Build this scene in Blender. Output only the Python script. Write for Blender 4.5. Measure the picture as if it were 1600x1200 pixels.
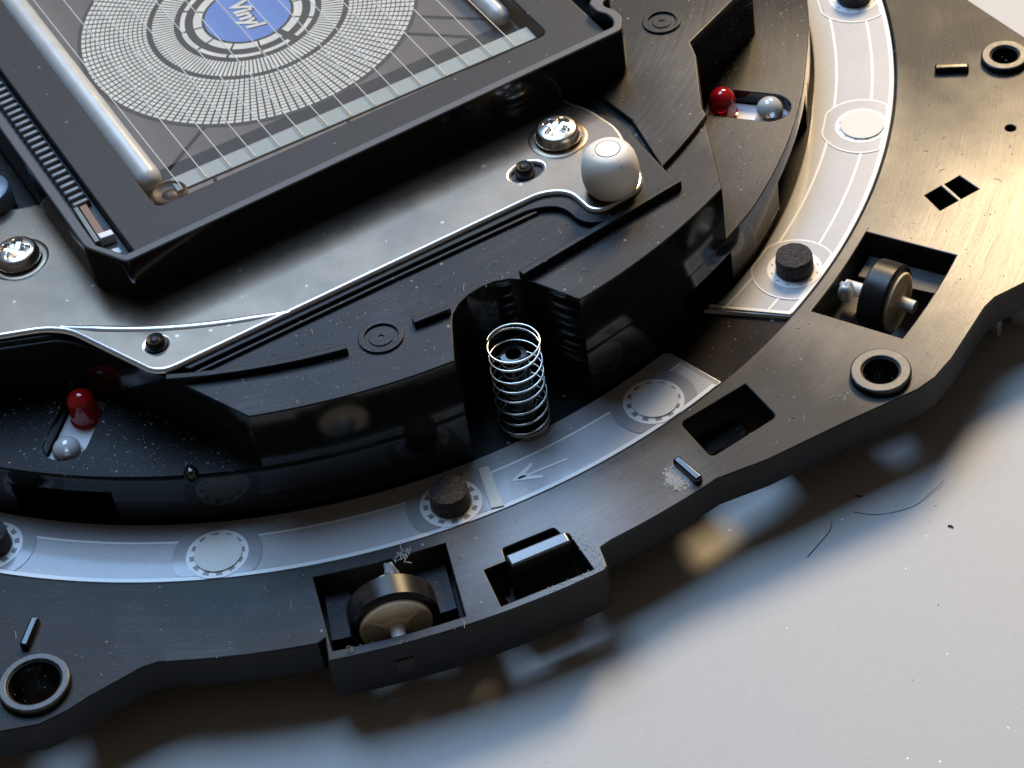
import bpy, bmesh, math, random
from mathutils import Vector, Matrix
from mathutils.geometry import delaunay_2d_cdt
random.seed(7)
sc = bpy.context.scene
for o in list(bpy.data.objects): bpy.data.objects.remove(o)
COL = sc.collection
R = math.radians
sc.unit_settings.scale_length = 0.01            # one unit is one centimetre

# ------------------------------------------------------------------ camera
EL, ROLL, PHI = R(45.212369843), R(-9.997352579), R(22.9)
CAMW = Vector((2.22206326, -22.1561222, 17.15120193))
def turn(v): return Matrix.Rotation(-PHI, 3, 'Z') @ v
fw = Vector((0, math.cos(EL), -math.sin(EL))); up0 = Vector((0, math.sin(EL), math.cos(EL))); rt0 = Vector((1, 0, 0))
rt = math.cos(ROLL) * rt0 + math.sin(ROLL) * up0
up = -math.sin(ROLL) * rt0 + math.cos(ROLL) * up0
CP, fw, rt, up = turn(CAMW), turn(fw), turn(rt), turn(up)
cd = bpy.data.cameras.new('camera'); cam = bpy.data.objects.new('camera', cd); COL.objects.link(cam)
m = Matrix((rt, up, -fw)).transposed().to_4x4(); m.translation = CP
cam.matrix_world = m
cd.sensor_width = 36.0; cd.lens = 36.0 * 3900 / 1600
cd.clip_start = 0.5; cd.clip_end = 500
cd.dof.use_dof = True; cd.dof.focus_distance = 23.0; cd.dof.aperture_fstop = 1.1
sc.camera = cam

# ------------------------------------------------------------------ light
w = bpy.data.worlds.new('World'); sc.world = w; w.use_nodes = True
w.node_tree.nodes['Background'].inputs[0].default_value = (0.85, 0.72, 0.62, 1)
w.node_tree.nodes['Background'].inputs[1].default_value = 0.065
def lamp(name, target, az, el, dist, sx, sy, watts, color):
    d = bpy.data.lights.new(name, 'AREA'); d.shape = 'RECTANGLE' if sx != sy else 'DISK'
    d.size = sx; d.size_y = sy; d.energy = watts; d.color = color
    o = bpy.data.objects.new(name, d); COL.objects.link(o)
    v = Vector((math.cos(R(el)) * math.cos(R(az)), math.cos(R(el)) * math.sin(R(az)), math.sin(R(el))))
    o.location = Vector(target) + v * dist
    o.rotation_euler = v.to_track_quat('Z', 'Y').to_euler()
    return o
lamp('desk_lamp', (4.6, -6.4, 0), 44, 42, 42, 12, 12, 19000, (1.0, 0.73, 0.41))
lamp('window_light', (-1, -6, 0), 82, 66, 55, 26, 27, 22500, (0.40, 0.63, 1.0))
lamp('cool_fill', (-1, -6, 0), 74, 47, 75, 34, 13, 13500, (0.36, 0.62, 1.0))  # unseen cool panel added for blue reflections on the strip and rim
lamp('bounce_fill', (0, -5, 0), 70, 35, 70, 60, 26, 2400, (1.0, 0.80, 0.62))  # added lamp, imitates warm bounce off an unseen wall for reflections
sc.view_settings.view_transform = 'Standard'; sc.view_settings.look = 'None'
sc.view_settings.gamma = 1.0; sc.view_settings.use_curve_mapping = False; sc.view_settings.exposure = 0.0
sc.cycles.max_bounces = 10; sc.cycles.transparent_max_bounces = 16
sc.cycles.caustics_reflective = False; sc.cycles.caustics_refractive = False
sc.cycles.sample_clamp_indirect = 4.0

# ------------------------------------------------------------------ materials
MAT = {}
class N:
    def __init__(s, name):
        s.m = bpy.data.materials.new(name); s.m.use_nodes = True; MAT[name] = s.m
        s.t = s.m.node_tree; s.b = s.t.nodes['Principled BSDF']; s.out = s.t.nodes['Material Output']
    def n(s, typ, **kw):
        x = s.t.nodes.new(typ)
        for k, v in kw.items():
            if k.startswith('i_'): x.inputs[int(k[2:])].default_value = v
            else: setattr(x, k, v)
        return x
    def l(s, a, b): s.t.links.new(a, b)
    def math(s, op, a, b=None):
        x = s.n('ShaderNodeMath', operation=op)
        for i, v in enumerate((a, b)):
            if v is None: continue
            if isinstance(v, (int, float)): x.inputs[i].default_value = v
            else: s.l(v, x.inputs[i])
        return x.outputs[0]
    def ramp(s, v, stops):
        x = s.n('ShaderNodeValToRGB'); e = x.color_ramp.elements
        while len(e) < len(stops): e.new(0.5)
        for el, (p, c) in zip(e, stops):
            el.position = p; el.color = c if len(c) == 4 else (*c, 1)
        s.l(v, x.inputs[0]); return x.outputs[0]
    def mix(s, f, a, b):
        x = s.n('ShaderNodeMix', data_type='RGBA')
        for i, v in ((0, f), (6, a), (7, b)):
            if isinstance(v, (int, float)): x.inputs[i].default_value = v
            elif isinstance(v, tuple): x.inputs[i].default_value = (*v, 1) if len(v) == 3 else v
            else: s.l(v, x.inputs[i])
        return x.outputs[2]
    def noise(s, scale, vec=None, detail=3.0, rough=0.55):
        x = s.n('ShaderNodeTexNoise'); x.inputs['Scale'].default_value = scale
        x.inputs['Detail'].default_value = detail; x.inputs['Roughness'].default_value = rough
        s.l(vec if vec else s.pos(), x.inputs['Vector']); return x.outputs['Fac']
    def pos(s):
        if not hasattr(s, '_p'): s._p = s.n('ShaderNodeNewGeometry').outputs['Position']
        return s._p
    def polar(s, kr, ka):
        sp = s.n('ShaderNodeSeparateXYZ'); s.l(s.pos(), sp.inputs[0])
        r = s.math('SQRT', s.math('ADD', s.math('MULTIPLY', sp.outputs[0], sp.outputs[0]), s.math('MULTIPLY', sp.outputs[1], sp.outputs[1])))
        a = s.math('ARCTAN2', sp.outputs[0], s.math('MULTIPLY', sp.outputs[1], -1.0))
        c = s.n('ShaderNodeCombineXYZ')
        s.l(s.math('MULTIPLY', r, kr), c.inputs[0]); s.l(s.math('MULTIPLY', a, ka), c.inputs[1]); s.l(sp.outputs[2], c.inputs[2])
        return c.outputs[0]
    def specks(s, scale, thr, keep):
        v = s.n('ShaderNodeTexVoronoi'); v.inputs['Scale'].default_value = scale; s.l(s.pos(), v.inputs['Vector'])
        sep = s.n('ShaderNodeSeparateColor'); s.l(v.outputs['Color'], sep.inputs[0])
        rad = s.math('MULTIPLY', sep.outputs[1], thr)
        near = s.math('LESS_THAN', v.outputs['Distance'], rad)
        return s.math('MULTIPLY', near, s.math('LESS_THAN', sep.outputs[0], keep))
    def bump(s, h, strength, dist=0.02):
        x = s.n('ShaderNodeBump'); x.inputs['Strength'].default_value = strength; x.inputs['Distance'].default_value = dist
        s.l(h, x.inputs['Height']); s.l(x.outputs[0], s.b.inputs['Normal'])
    def set(s, **kw):
        for k, v in kw.items():
            k = {'col': 'Base Color', 'rough': 'Roughness', 'metal': 'Metallic', 'ior': 'IOR', 'spec': 'Specular IOR Level', 'trans': 'Transmission Weight', 'coat': 'Coat Weight', 'coatr': 'Coat Roughness', 'sss': 'Subsurface Weight', 'sheen': 'Sheen Weight'}[k]
            if isinstance(v, tuple): s.b.inputs[k].default_value = (*v, 1)
            elif isinstance(v, (int, float)): s.b.inputs[k].default_value = v
            else: s.l(v, s.b.inputs[k])
        return s

def rubbed(name, base, r0, r1, dust=0.25, streak=1.0, spec=0.34):
    k = N(name)
    st = k.noise(1.0, k.polar(34, 3.5), 6, 0.8)
    st2 = k.noise(1.0, k.polar(150, 12.0), 3, 0.7)
    blot = k.noise(0.9, None, 3)
    f = k.math('ADD', k.math('MULTIPLY', st, 0.6), k.math('MULTIPLY', st2, 0.4))
    rub = k.math('MULTIPLY', k.ramp(f, [(0.47, (0, 0, 0)), (0.66, (1, 1, 1))]), k.ramp(blot, [(0.35, (0.15,) * 3), (0.65, (1, 1, 1))]))
    sp = k.specks(9.0, 0.16, dust)
    sp2 = k.specks(26.0, 0.22, dust * 0.8)
    spk = k.math('MAXIMUM', sp, k.math('MULTIPLY', sp2, 0.6))
    mp = k.n('ShaderNodeMapping'); mp.inputs['Rotation'].default_value = (0, 0, 0.9); mp.inputs['Scale'].default_value = (2.2, 75.0, 1.0); k.l(k.pos(), mp.inputs['Vector'])
    mp2 = k.n('ShaderNodeMapping'); mp2.inputs['Rotation'].default_value = (0, 0, -0.5); mp2.inputs['Scale'].default_value = (3.0, 95.0, 1.0); k.l(k.pos(), mp2.inputs['Vector'])
    scr = k.math('MAXIMUM', k.ramp(k.noise(1.0, mp.outputs[0], 2, 0.5), [(0.70, (0, 0, 0)), (0.76, (1, 1, 1))]), k.ramp(k.noise(1.0, mp2.outputs[0], 2, 0.5), [(0.71, (0, 0, 0)), (0.77, (1, 1, 1))]))
    scr = k.math('MULTIPLY', scr, 0.8 * streak)
    def gloss_spot(cx, cy, rad):          # round spots of added gloss that place the sheen
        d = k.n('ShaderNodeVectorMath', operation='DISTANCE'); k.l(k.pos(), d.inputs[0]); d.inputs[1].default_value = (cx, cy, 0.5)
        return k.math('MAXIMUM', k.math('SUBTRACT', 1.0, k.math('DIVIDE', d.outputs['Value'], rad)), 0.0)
    zone = k.math('MAXIMUM', gloss_spot(5.0, -6.7, 3.0), k.math('MAXIMUM', gloss_spot(-0.6, -7.6, 1.7), gloss_spot(4.2, -4.6, 2.0)))
    wear_gloss = k.math('ADD', k.math('MULTIPLY', zone, 0.55), k.math('ADD', k.math('MULTIPLY', k.noise(0.8, None, 5, 0.6), 0.40), k.math('MULTIPLY', f, 0.5)))
    wear_gloss = k.ramp(wear_gloss, [(0.46, (0, 0, 0)), (0.86, (1, 1, 1))])
    c = k.mix(k.math('MULTIPLY', rub, 0.8 * streak), base, tuple(min(1, x * 3 + 0.030) for x in base))
    c = k.mix(k.math('MULTIPLY', spk, 0.55), c, (0.42, 0.40, 0.38))
    rg = k.math('ADD', k.math('MULTIPLY', f, (r1 - r0) * 3.0), r0 - 0.95 * (r1 - r0))
    c = k.mix(k.math('MULTIPLY', scr, 0.35), c, (0.16, 0.15, 0.14))
    rg = k.math('ADD', rg, k.math('MULTIPLY', k.math('SUBTRACT', 1.0, wear_gloss), 0.16 * streak))
    rg = k.math('MAXIMUM', rg, k.math('MULTIPLY', spk, 0.8))
    k.set(col=c, rough=rg, spec=k.math('ADD', k.math('MULTIPLY', wear_gloss, spec * 0.85), spec * 0.38))
    k.bump(k.math('ADD', f, k.math('MULTIPLY', spk, 0.6)), 0.26 * streak, 0.008)
    return k
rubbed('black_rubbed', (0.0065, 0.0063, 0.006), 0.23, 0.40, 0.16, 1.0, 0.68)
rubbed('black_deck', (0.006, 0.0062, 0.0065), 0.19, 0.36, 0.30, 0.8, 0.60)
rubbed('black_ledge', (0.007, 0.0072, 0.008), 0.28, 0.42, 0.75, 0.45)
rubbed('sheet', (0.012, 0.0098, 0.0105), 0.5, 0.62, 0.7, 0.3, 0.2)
k = N('black_gloss'); b = k.noise(3.0, None, 4)
k.set(col=(0.007, 0.0068, 0.0066), rough=k.math('ADD', k.math('MULTIPLY', b, 0.08), 0.07), spec=0.5)
k.bump(k.noise(1.4, None, 2), 0.05, 0.05)
k = N('black_side'); b = k.noise(6.0, None, 4)
k.set(col=(0.009, 0.009, 0.0093), rough=k.math('ADD', k.math('MULTIPLY', b, 0.2), 0.42), spec=0.3)
k.bump(k.noise(30.0, None, 3), 0.08, 0.01)
k = N('pocket_inside'); b = k.noise(9.0, None, 5)
k.set(col=k.mix(k.ramp(b, [(0.52, (0, 0, 0)), (0.72, (1, 1, 1))]), (0.010, 0.0105, 0.012), (0.07, 0.055, 0.042)), rough=0.5)
k.bump(k.noise(25.0, None, 4), 0.3, 0.01)
k = N('dull_black'); k.set(col=(0.008, 0.008, 0.008), rough=0.6)
# sheet metal plate
k = N('plate_metal'); b = k.noise(1.2, None, 5, 0.65); b2 = k.noise(5.0, None, 6, 0.6); sp = k.specks(7.0, 0.18, 0.5)
c = k.mix(k.ramp(b, [(0.35, (0, 0, 0)), (0.65, (1, 1, 1))]), (0.150, 0.117, 0.088), (0.215, 0.160, 0.113))
c = k.mix(k.math('MULTIPLY', k.ramp(b2, [(0.52, (0, 0, 0)), (0.7, (1, 1, 1))]), 0.14), c, (0.10, 0.08, 0.062))
c = k.mix(k.math('MULTIPLY', sp, 0.25), c, (0.75, 0.73, 0.7))
k.set(col=c, metal=0.9, rough=k.math('ADD', k.math('MULTIPLY', b2, 0.14), 0.22)); k.bump(k.noise(60, None, 3), 0.05, 0.004)
k = N('plate_edge'); k.set(col=(0.86, 0.85, 0.83), metal=0.9, rough=0.28)
k = N('screw_metal'); k.set(col=(0.80, 0.76, 0.69), metal=1.0, rough=k.math('ADD', k.math('MULTIPLY', k.noise(20, None, 3), 0.15), 0.20))
k = N('spring_steel'); k.set(col=(0.68, 0.66, 0.62), metal=1.0, rough=0.22)
k = N('nylon'); st = k.noise(2.5, None, 3); sp = k.specks(12.0, 0.2, 0.35)
geo = k.n('ShaderNodeSeparateXYZ'); k.l(k.pos(), geo.inputs[0])
k.set(col=k.mix(k.math('MULTIPLY', sp, 0.45), k.mix(k.ramp(st, [(0.45, (0, 0, 0)), (0.7, (1, 1, 1))]), (0.90, 0.85, 0.75), (0.84, 0.75, 0.60)), (0.3, 0.22, 0.14)), rough=0.5, sss=0.25)
k.b.inputs['Subsurface Radius'].default_value = (0.12, 0.09, 0.06)
k = N('pin_brass'); k.set(col=(0.72, 0.66, 0.52), metal=0.7, rough=0.4); k.bump(k.noise(40, None, 3), 0.1, 0.005)
k = N('rubber'); b = k.noise(5, None, 4); k.set(col=k.mix(k.ramp(b, [(0.5, (0, 0, 0)), (0.75, (1, 1, 1))]), (0.010, 0.010, 0.011), (0.035, 0.030, 0.025)), rough=0.34, spec=0.3)
k = N('hub_cream'); b = k.noise(4, None, 3); k.set(col=k.mix(b, (0.92, 0.82, 0.64), (0.86, 0.74, 0.55)), rough=0.38, sss=1.0)
k.b.inputs['Subsurface Radius'].default_value = (0.5, 0.38, 0.22)
k = N('axle_white'); k.set(col=(0.72, 0.69, 0.64), rough=0.35)
k = N('foam'); b = k.noise(45, None, 4, 0.8); k.set(col=k.mix(k.ramp(b, [(0.45, (0, 0, 0)), (0.7, (1, 1, 1))]), (0.012, 0.011, 0.010), (0.13, 0.12, 0.11)), rough=0.95, sheen=0.2); k.bump(b, 0.9, 0.02)
# ring film
k = N('film'); b = k.noise(22, None, 3); sp = k.specks(16, 0.2, 0.5)
k.set(col=k.mix(k.math('MULTIPLY', sp, 0.35), (0.34, 0.34, 0.345), (0.6, 0.6, 0.6)), rough=k.math('ADD', k.math('MULTIPLY', b, 0.1), 0.22), spec=0.4, coat=0.8, coatr=0.14); k.bump(b, 0.05, 0.01)
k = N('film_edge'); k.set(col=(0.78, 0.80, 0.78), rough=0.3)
k = N('frost'); b = k.noise(30, None, 4, 0.7); b2 = k.noise(2.2, None, 3); sp = k.specks(20, 0.2, 0.4)
c = k.mix(b2, (0.45, 0.455, 0.46), (0.55, 0.555, 0.56)); c = k.mix(k.math('MULTIPLY', sp, 0.5), c, (0.85, 0.85, 0.85)); c = k.mix(k.math('MULTIPLY', k.ramp(b, [(0.4, (0, 0, 0)), (0.65, (1, 1, 1))]), 0.25), c, (0.36, 0.36, 0.37))
k.set(col=c, rough=k.math('ADD', k.math('MULTIPLY', b, 0.16), 0.26), spec=0.22, coat=0.35, coatr=0.12); k.bump(b, 0.06, 0.008)
k = N('print_white'); k.set(col=(0.84, 0.83, 0.80), rough=0.35)
k = N('patch'); b = k.noise(24, None, 3); k.set(col=k.mix(b, (0.30, 0.305, 0.31), (0.36, 0.36, 0.365)), rough=0.28, spec=0.4, coat=0.6, coatr=0.14)
k = N('print_dark'); k.set(col=(0.22, 0.22, 0.22), rough=0.4)
k = N('sticker'); b = k.noise(60, None, 3); k.set(col=k.mix(b, (0.66, 0.64, 0.57), (0.72, 0.70, 0.62)), rough=0.5)
k = N('cream_patch'); b = k.noise(18, None, 4); k.set(col=k.mix(b, (0.78, 0.72, 0.55), (0.62, 0.55, 0.40)), rough=0.3)
# led
k = N('led_red'); k.set(col=(0.95, 0.012, 0.02), rough=0.04, sss=0.15, trans=0.6, ior=1.5, coat=0.6)
k = N('led_clear'); k.set(col=(1.0, 0.99, 0.97), rough=0.03, coat=1.0, trans=0.45, ior=1.5)
k = N('white_plastic'); k.set(col=(0.74, 0.75, 0.76), rough=0.4)
k = N('cap_clear'); k.set(col=(0.35, 0.38, 0.44), rough=0.25, trans=0.3)
k = N('grease'); k.set(col=(0.72, 0.76, 0.78), rough=0.12, trans=0.45, ior=1.4)
# display
k = N('pane')
tr = k.n('ShaderNodeBsdfTransparent'); gl = k.n('ShaderNodeBsdfGlossy'); gl.inputs['Roughness'].default_value = 0.03
tr.inputs[0].default_value = (0.93, 0.94, 0.94, 1)
fr = k.n('ShaderNodeFresnel'); fr.inputs[0].default_value = 1.45; gg = k.n('ShaderNodeNewGeometry'); ff = k.math('MULTIPLY', fr.outputs[0], k.math('SUBTRACT', 1.0, gg.outputs['Backfacing'])); mx = k.n('ShaderNodeMixShader')
k.l(ff, mx.inputs[0]); k.l(tr.outputs[0], mx.inputs[1]); k.l(gl.outputs[0], mx.inputs[2]); k.l(mx.outputs[0], k.out.inputs['Surface'])
k = N('pane_border'); b = k.noise(8, None, 3); sp = k.specks(9, 0.15, 0.3)
k.set(col=k.mix(k.math('MULTIPLY', sp, 0.4), (0.040, 0.037, 0.032), (0.4, 0.4, 0.38)), rough=k.math('ADD', k.math('MULTIPLY', b, 0.12), 0.40), spec=0.22)
k = N('substrate'); k.set(col=k.mix(k.noise(1.2), (0.15, 0.125, 0.112), (0.18, 0.152, 0.137)), rough=0.5)
k = N('trace'); k.set(col=(0.065, 0.056, 0.048), rough=0.5)
k = N('trace_dark'); k.set(col=(0.022, 0.018, 0.015), rough=0.5)
k = N('phosphor'); b = k.noise(30, None, 3); k.set(col=k.mix(b, (0.80, 0.77, 0.69), (0.88, 0.86, 0.78)), rough=0.6)
k = N('phosphor_blue'); k.set(col=k.mix(k.noise(20), (0.20, 0.34, 0.78), (0.24, 0.40, 0.85)), rough=0.6)
k = N('phosphor_blue_dark'); k.set(col=(0.11, 0.19, 0.48), rough=0.6)
k = N('support_strip'); k.set(col=k.mix(k.noise(9), (0.40, 0.43, 0.39), (0.47, 0.50, 0.46)), rough=0.45)
k = N('ledge_brown'); k.set(col=(0.22, 0.18, 0.15), rough=0.5)
k = N('seal'); b = k.noise(5, None, 4); k.set(col=k.mix(b, (0.55, 0.55, 0.54), (0.85, 0.84, 0.80)), rough=0.35, metal=0.1)
k = N('getter'); k.set(col=(0.055, 0.028, 0.014), rough=0.45)
k = N('lead_bed'); k.set(col=(0.035, 0.038, 0.036), rough=0.5)
k = N('latch_top'); b = k.noise(14, None, 4); k.set(col=k.mix(b, (0.02, 0.02, 0.02), (0.12, 0.12, 0.12)), rough=k.math('ADD', k.math('MULTIPLY', b, 0.2), 0.12), spec=0.9)
k = N('worn_collar'); b = k.noise(16, None, 5); k.set(col=k.mix(k.ramp(b, [(0.4, (0, 0, 0)), (0.7, (1, 1, 1))]), (0.014, 0.014, 0.013), (0.07, 0.066, 0.06)), rough=k.math('ADD', k.math('MULTIPLY', b, 0.25), 0.3), spec=0.7); k.bump(b, 0.15, 0.01)
k = N('wire'); k.set(col=(0.85, 0.83, 0.78), rough=0.45, metal=0.2)
k = N('lead'); b = k.noise(10); k.set(col=k.mix(b, (0.09, 0.105, 0.105), (0.20, 0.215, 0.21)), rough=0.45, metal=0.4)
k = N('amber'); k.set(col=(0.20, 0.10, 0.03), rough=0.3)
k = N('frame_top'); b = k.noise(12, None, 3); k.set(col=k.mix(b, (0.055, 0.055, 0.057), (0.085, 0.084, 0.083)), rough=0.5); k.bump(k.noise(40), 0.1, 0.01)
# table and dirt
k = N('table'); b = k.noise(16, None, 6, 0.75); b2 = k.noise(0.25, None, 3); b3 = k.noise(75, None, 2)
c = k.mix(b2, (0.54, 0.54, 0.51), (0.55, 0.535, 0.505)); c = k.mix(k.ramp(b, [(0.3, (0, 0, 0)), (0.7, (1, 1, 1))]), k.mix(0.14, c, (0.3, 0.3, 0.3)), c)
c = k.mix(k.specks(4.0, 0.07, 0.6), c, (0.95, 0.95, 0.95)); c = k.mix(k.math('MULTIPLY', k.specks(2.2, 0.03, 0.4), 0.8), c, (0.16, 0.15, 0.14))
k.set(col=c, rough=0.55, spec=0.4); k.bump(k.math('ADD', b3, b), 0.22, 0.01)
k = N('hair'); k.set(col=(0.05, 0.045, 0.04), rough=0.4)
k = N('dust'); k.set(col=(0.33, 0.31, 0.29), rough=0.9)
k = N('lint'); k.set(col=(0.62, 0.60, 0.56), rough=0.8)
k = N('bracket_grey'); k.set(col=(0.55, 0.55, 0.53), rough=0.35, metal=0.3)

# ------------------------------------------------------------------ mesh helpers
def pol(r, a): return (r * math.cos(R(a)), r * math.sin(R(a)))
def arc(r, a0, a1, step=1.0):
    n = max(2, int(abs(a1 - a0) / step) + 1)
    return [pol(r, a0 + (a1 - a0) * i / (n - 1)) for i in range(n)]
def circle(cx, cy, r, n=32): return [(cx + r * math.cos(2 * math.pi * i / n), cy + r * math.sin(2 * math.pi * i / n)) for i in range(n)]
def area(p): return 0.5 * sum(p[i][0] * p[(i + 1) % len(p)][1] - p[(i + 1) % len(p)][0] * p[i][1] for i in range(len(p)))
def clean(p):
    q = []
    for a in p:
        if not q or math.hypot(a[0] - q[-1][0], a[1] - q[-1][1]) > 1e-4: q.append(a)
    if math.hypot(q[0][0] - q[-1][0], q[0][1] - q[-1][1]) < 1e-4: q.pop()
    return q
def rounded(p, idx, rad, n=5):
    """round the given corners of a polygon"""
    out = []
    for i, c in enumerate(p):
        r_ = rad if (idx is None or i in idx) else 0
        if not r_: out.append(c); continue
        a = Vector(p[i - 1]) - Vector(c); b = Vector(p[(i + 1) % len(p)]) - Vector(c)
        t = min(r_, a.length * 0.48, b.length * 0.48)
        s = Vector(c) + a.normalized() * t; e = Vector(c) + b.normalized() * t
        for j in range(n + 1):
            u = j / n
            q = s * (1 - u) ** 2 + Vector(c) * 2 * u * (1 - u) + e * u * u
            out.append((q.x, q.y))
    return out
def inset(p, d):
    """move a contour into the solid on its left"""
    n = len(p); out = []
    for i in range(n):
        a, b, c = Vector(p[i - 1]), Vector(p[i]), Vector(p[(i + 1) % n])
        e1 = (b - a).normalized(); e2 = (c - b).normalized()
        n1 = Vector((-e1.y, e1.x)); n2 = Vector((-e2.y, e2.x)); k = n1 + n2
        if k.length < 1e-6: k = n1
        k.normalize(); s = min(1 / max(k.dot(n1), 0.35), 2.2)
        q = b + k * d * s; out.append((q.x, q.y))
    return out
def inside(pt, contours):
    x, y = pt; c = False
    for p in contours:
        j = len(p) - 1
        for i in range(len(p)):
            if (p[i][1] > y) != (p[j][1] > y) and x < (p[j][0] - p[i][0]) * (y - p[i][1]) / (p[j][1] - p[i][1]) + p[i][0]: c = not c
            j = i
    return c
def fill(contours):
    vs, es = [], []
    for p in contours:
        o = len(vs); vs += [Vector(q) for q in p]; es += [(o + i, o + (i + 1) % len(p)) for i in range(len(p))]
    r = delaunay_2d_cdt(vs, es, [], 0, 1e-6)
    V = r[0]; F = []
    for f in r[2]:
        cx = sum(V[i].x for i in f) / 3; cy = sum(V[i].y for i in f) / 3
        if inside((cx, cy), contours): F.append(f)
    return V, F
def link(name, me, mats, parent=None, sharp=28):
    for mt in mats: me.materials.append(MAT[mt])
    me.validate(); me.update()
    for p in me.polygons: p.use_smooth = True
    me.set_sharp_from_angle(angle=R(sharp))
    o = bpy.data.objects.new(name, me); COL.objects.link(o)
    if parent: o.parent = parent
    return o
def prism(name, outer, holes, z0, z1, top, side, parent=None, bev=0.014, bottom=True, flat_bottom=None):
    outer = clean(outer); holes = [clean(h) for h in holes]
    if area(outer) < 0: outer = outer[::-1]
    holes = [h if area(h) < 0 else h[::-1] for h in holes]
    V, F, MI = [], [], []
    lev = [(0, z0)] + [(bev * (1 - math.cos(R(u))), z1 - bev * (1 - math.sin(R(u)))) for u in (0, 25, 50, 72, 90)] if bev else [(0, z0), (0, z1)]
    tops = []
    for p in [outer] + holes:
        rows = []
        for d, z in lev:
            q = inset(p, d) if d else p
            rows.append(len(V)); V += [(x, y, z) for x, y in q]
        tops.append(q); n = len(p)
        for j in range(len(rows) - 1):
            for i in range(n):
                a, b = rows[j], rows[j + 1]; i2 = (i + 1) % n
                F.append((a + i, a + i2, b + i2, b + i)); MI.append(1 if j == 0 else 2)
    tv, tf = fill(tops); o = len(V); V += [(v.x, v.y, z1) for v in tv]
    for f in tf:
        a, b, c = [tv[i] for i in f]
        s = (b - a).cross(c - a) > 0
        F.append(tuple(o + i for i in (f if s else f[::-1]))); MI.append(0)
    if bottom:
        tv, tf = fill([outer] + holes); o = len(V); V += [(v.x, v.y, z0) for v in tv]
        for f in tf:
            a, b, c = [tv[i] for i in f]
            s = (b - a).cross(c - a) > 0
            F.append(tuple(o + i for i in (f[::-1] if s else f))); MI.append(1)
    me = bpy.data.meshes.new(name); me.from_pydata(V, [], F)
    for p, mi in zip(me.polygons, MI): p.material_index = mi
    return link(name, me, [top, side, side if bev > 0.03 else top], parent)
def sheet(name, contours, z, mat, parent=None):
    contours = [clean(c) for c in contours]
    tv, tf = fill(contours); F = []
    for f in tf:
        a, b, c = [tv[i] for i in f]
        F.append(tuple(f if (b - a).cross(c - a) > 0 else f[::-1]))
    me = bpy.data.meshes.new(name); me.from_pydata([(v.x, v.y, z) for v in tv], [], F)
    return link(name, me, [mat], parent)
def quads(name, polys, mat, parent=None):
    """many small flat pieces joined in one mesh"""
    V, F = [], []
    for p in polys:
        F.append(tuple(range(len(V), len(V) + len(p)))); V += p
    me = bpy.data.meshes.new(name); me.from_pydata(V, [], F)
    return link(name, me, [mat], parent)
def lathe(name, prof, mat, parent=None, loc=(0, 0, 0), n=40, rot=None, sharp=35, caps=True):
    V, F = [], []
    for r, z in prof:
        for i in range(n): V.append((r * math.cos(2 * math.pi * i / n), r * math.sin(2 * math.pi * i / n), z))
    for j in range(len(prof) - 1):
        for i in range(n):
            i2 = (i + 1) % n; F.append((j * n + i, j * n + i2, (j + 1) * n + i2, (j + 1) * n + i))
    if caps: F.append(tuple(range(n))[::-1]); F.append(tuple((len(prof) - 1) * n + i for i in range(n)))
    M = (rot.to_4x4() if rot else Matrix.Identity(4)); M.translation = loc
    me = bpy.data.meshes.new(name); me.from_pydata([tuple(M @ Vector(v)) for v in V], [], F)
    return link(name, me, [mat], parent, sharp)
def tube(name, pts, rad, mat, parent=None, n=8, closed=False, radii=None):
    P = [Vector(p) for p in pts]; V, F = [], []; prev = None
    for i, p in enumerate(P):
        t = ((P[min(i + 1, len(P) - 1)] - P[max(i - 1, 0)])).normalized()
        if prev is None:
            a = Vector((0, 0, 1)) if abs(t.z) < 0.9 else Vector((1, 0, 0)); u = t.cross(a).normalized()
        else: u = (prev - t * prev.dot(t)).normalized()
        prev = u; v = t.cross(u); r = radii[i] if radii else rad
        for k in range(n):
            an = 2 * math.pi * k / n; V.append(tuple(p + (u * math.cos(an) + v * math.sin(an)) * r))
    for i in range(len(P) - 1):
        for k in range(n):
            k2 = (k + 1) % n; F.append((i * n + k, i * n + k2, (i + 1) * n + k2, (i + 1) * n + k))
    F.append(tuple(range(n))[::-1]); F.append(tuple((len(P) - 1) * n + k for k in range(n)))
    me = bpy.data.meshes.new(name); me.from_pydata(V, [], F)
    return link(name, me, [mat], parent, 60)
def frame_box(p0, p1, half):
    """plan rectangle round the segment p0-p1"""
    a, b = Vector(p0), Vector(p1); t = (b - a).normalized(); nn = Vector((-t.y, t.x)) * half
    return [tuple(a - nn), tuple(b - nn), tuple(b + nn), tuple(a + nn)]
def thing(name, label, cat, loc=(0, 0, 0), group=None):
    o = bpy.data.objects.new(name, None); COL.objects.link(o); o.location = loc; o.empty_display_size = 0.3
    return tag(o, label, cat, group)
def tag(o, label, cat, group=None):
    o['label'] = label; o['category'] = cat
    if group: o['group'] = group
    return o

# ------------------------------------------------------------------ table
TZ = -0.84
me = bpy.data.meshes.new('table_top'); me.from_pydata([(-45, -45, TZ), (60, -45, TZ), (60, 60, TZ), (-45, 60, TZ)], [], [(0, 1, 2, 3)])
t = link('table_top', me, ['table']); t['kind'] = 'structure'

# ------------------------------------------------------------------ jog wheel base
base = thing('jog_wheel_base', 'black moulded plastic jog wheel base with stepped island, pockets and lugs', 'chassis', (0, 0, TZ))
class P_:                       # children are modelled in world space; their parent only carries an offset
    pass
def fix(o):
    o.matrix_parent_inverse = o.parent.matrix_world.inverted() if o.parent else Matrix.Identity(4)
def reparent_all():
    bpy.context.view_layer.update()
    for o in bpy.data.objects:
        if o.parent and o.parent.type == 'EMPTY' and not o.get('local'): o.matrix_parent_inverse = o.parent.matrix_world.inverted()

ZC = 0.03
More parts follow.
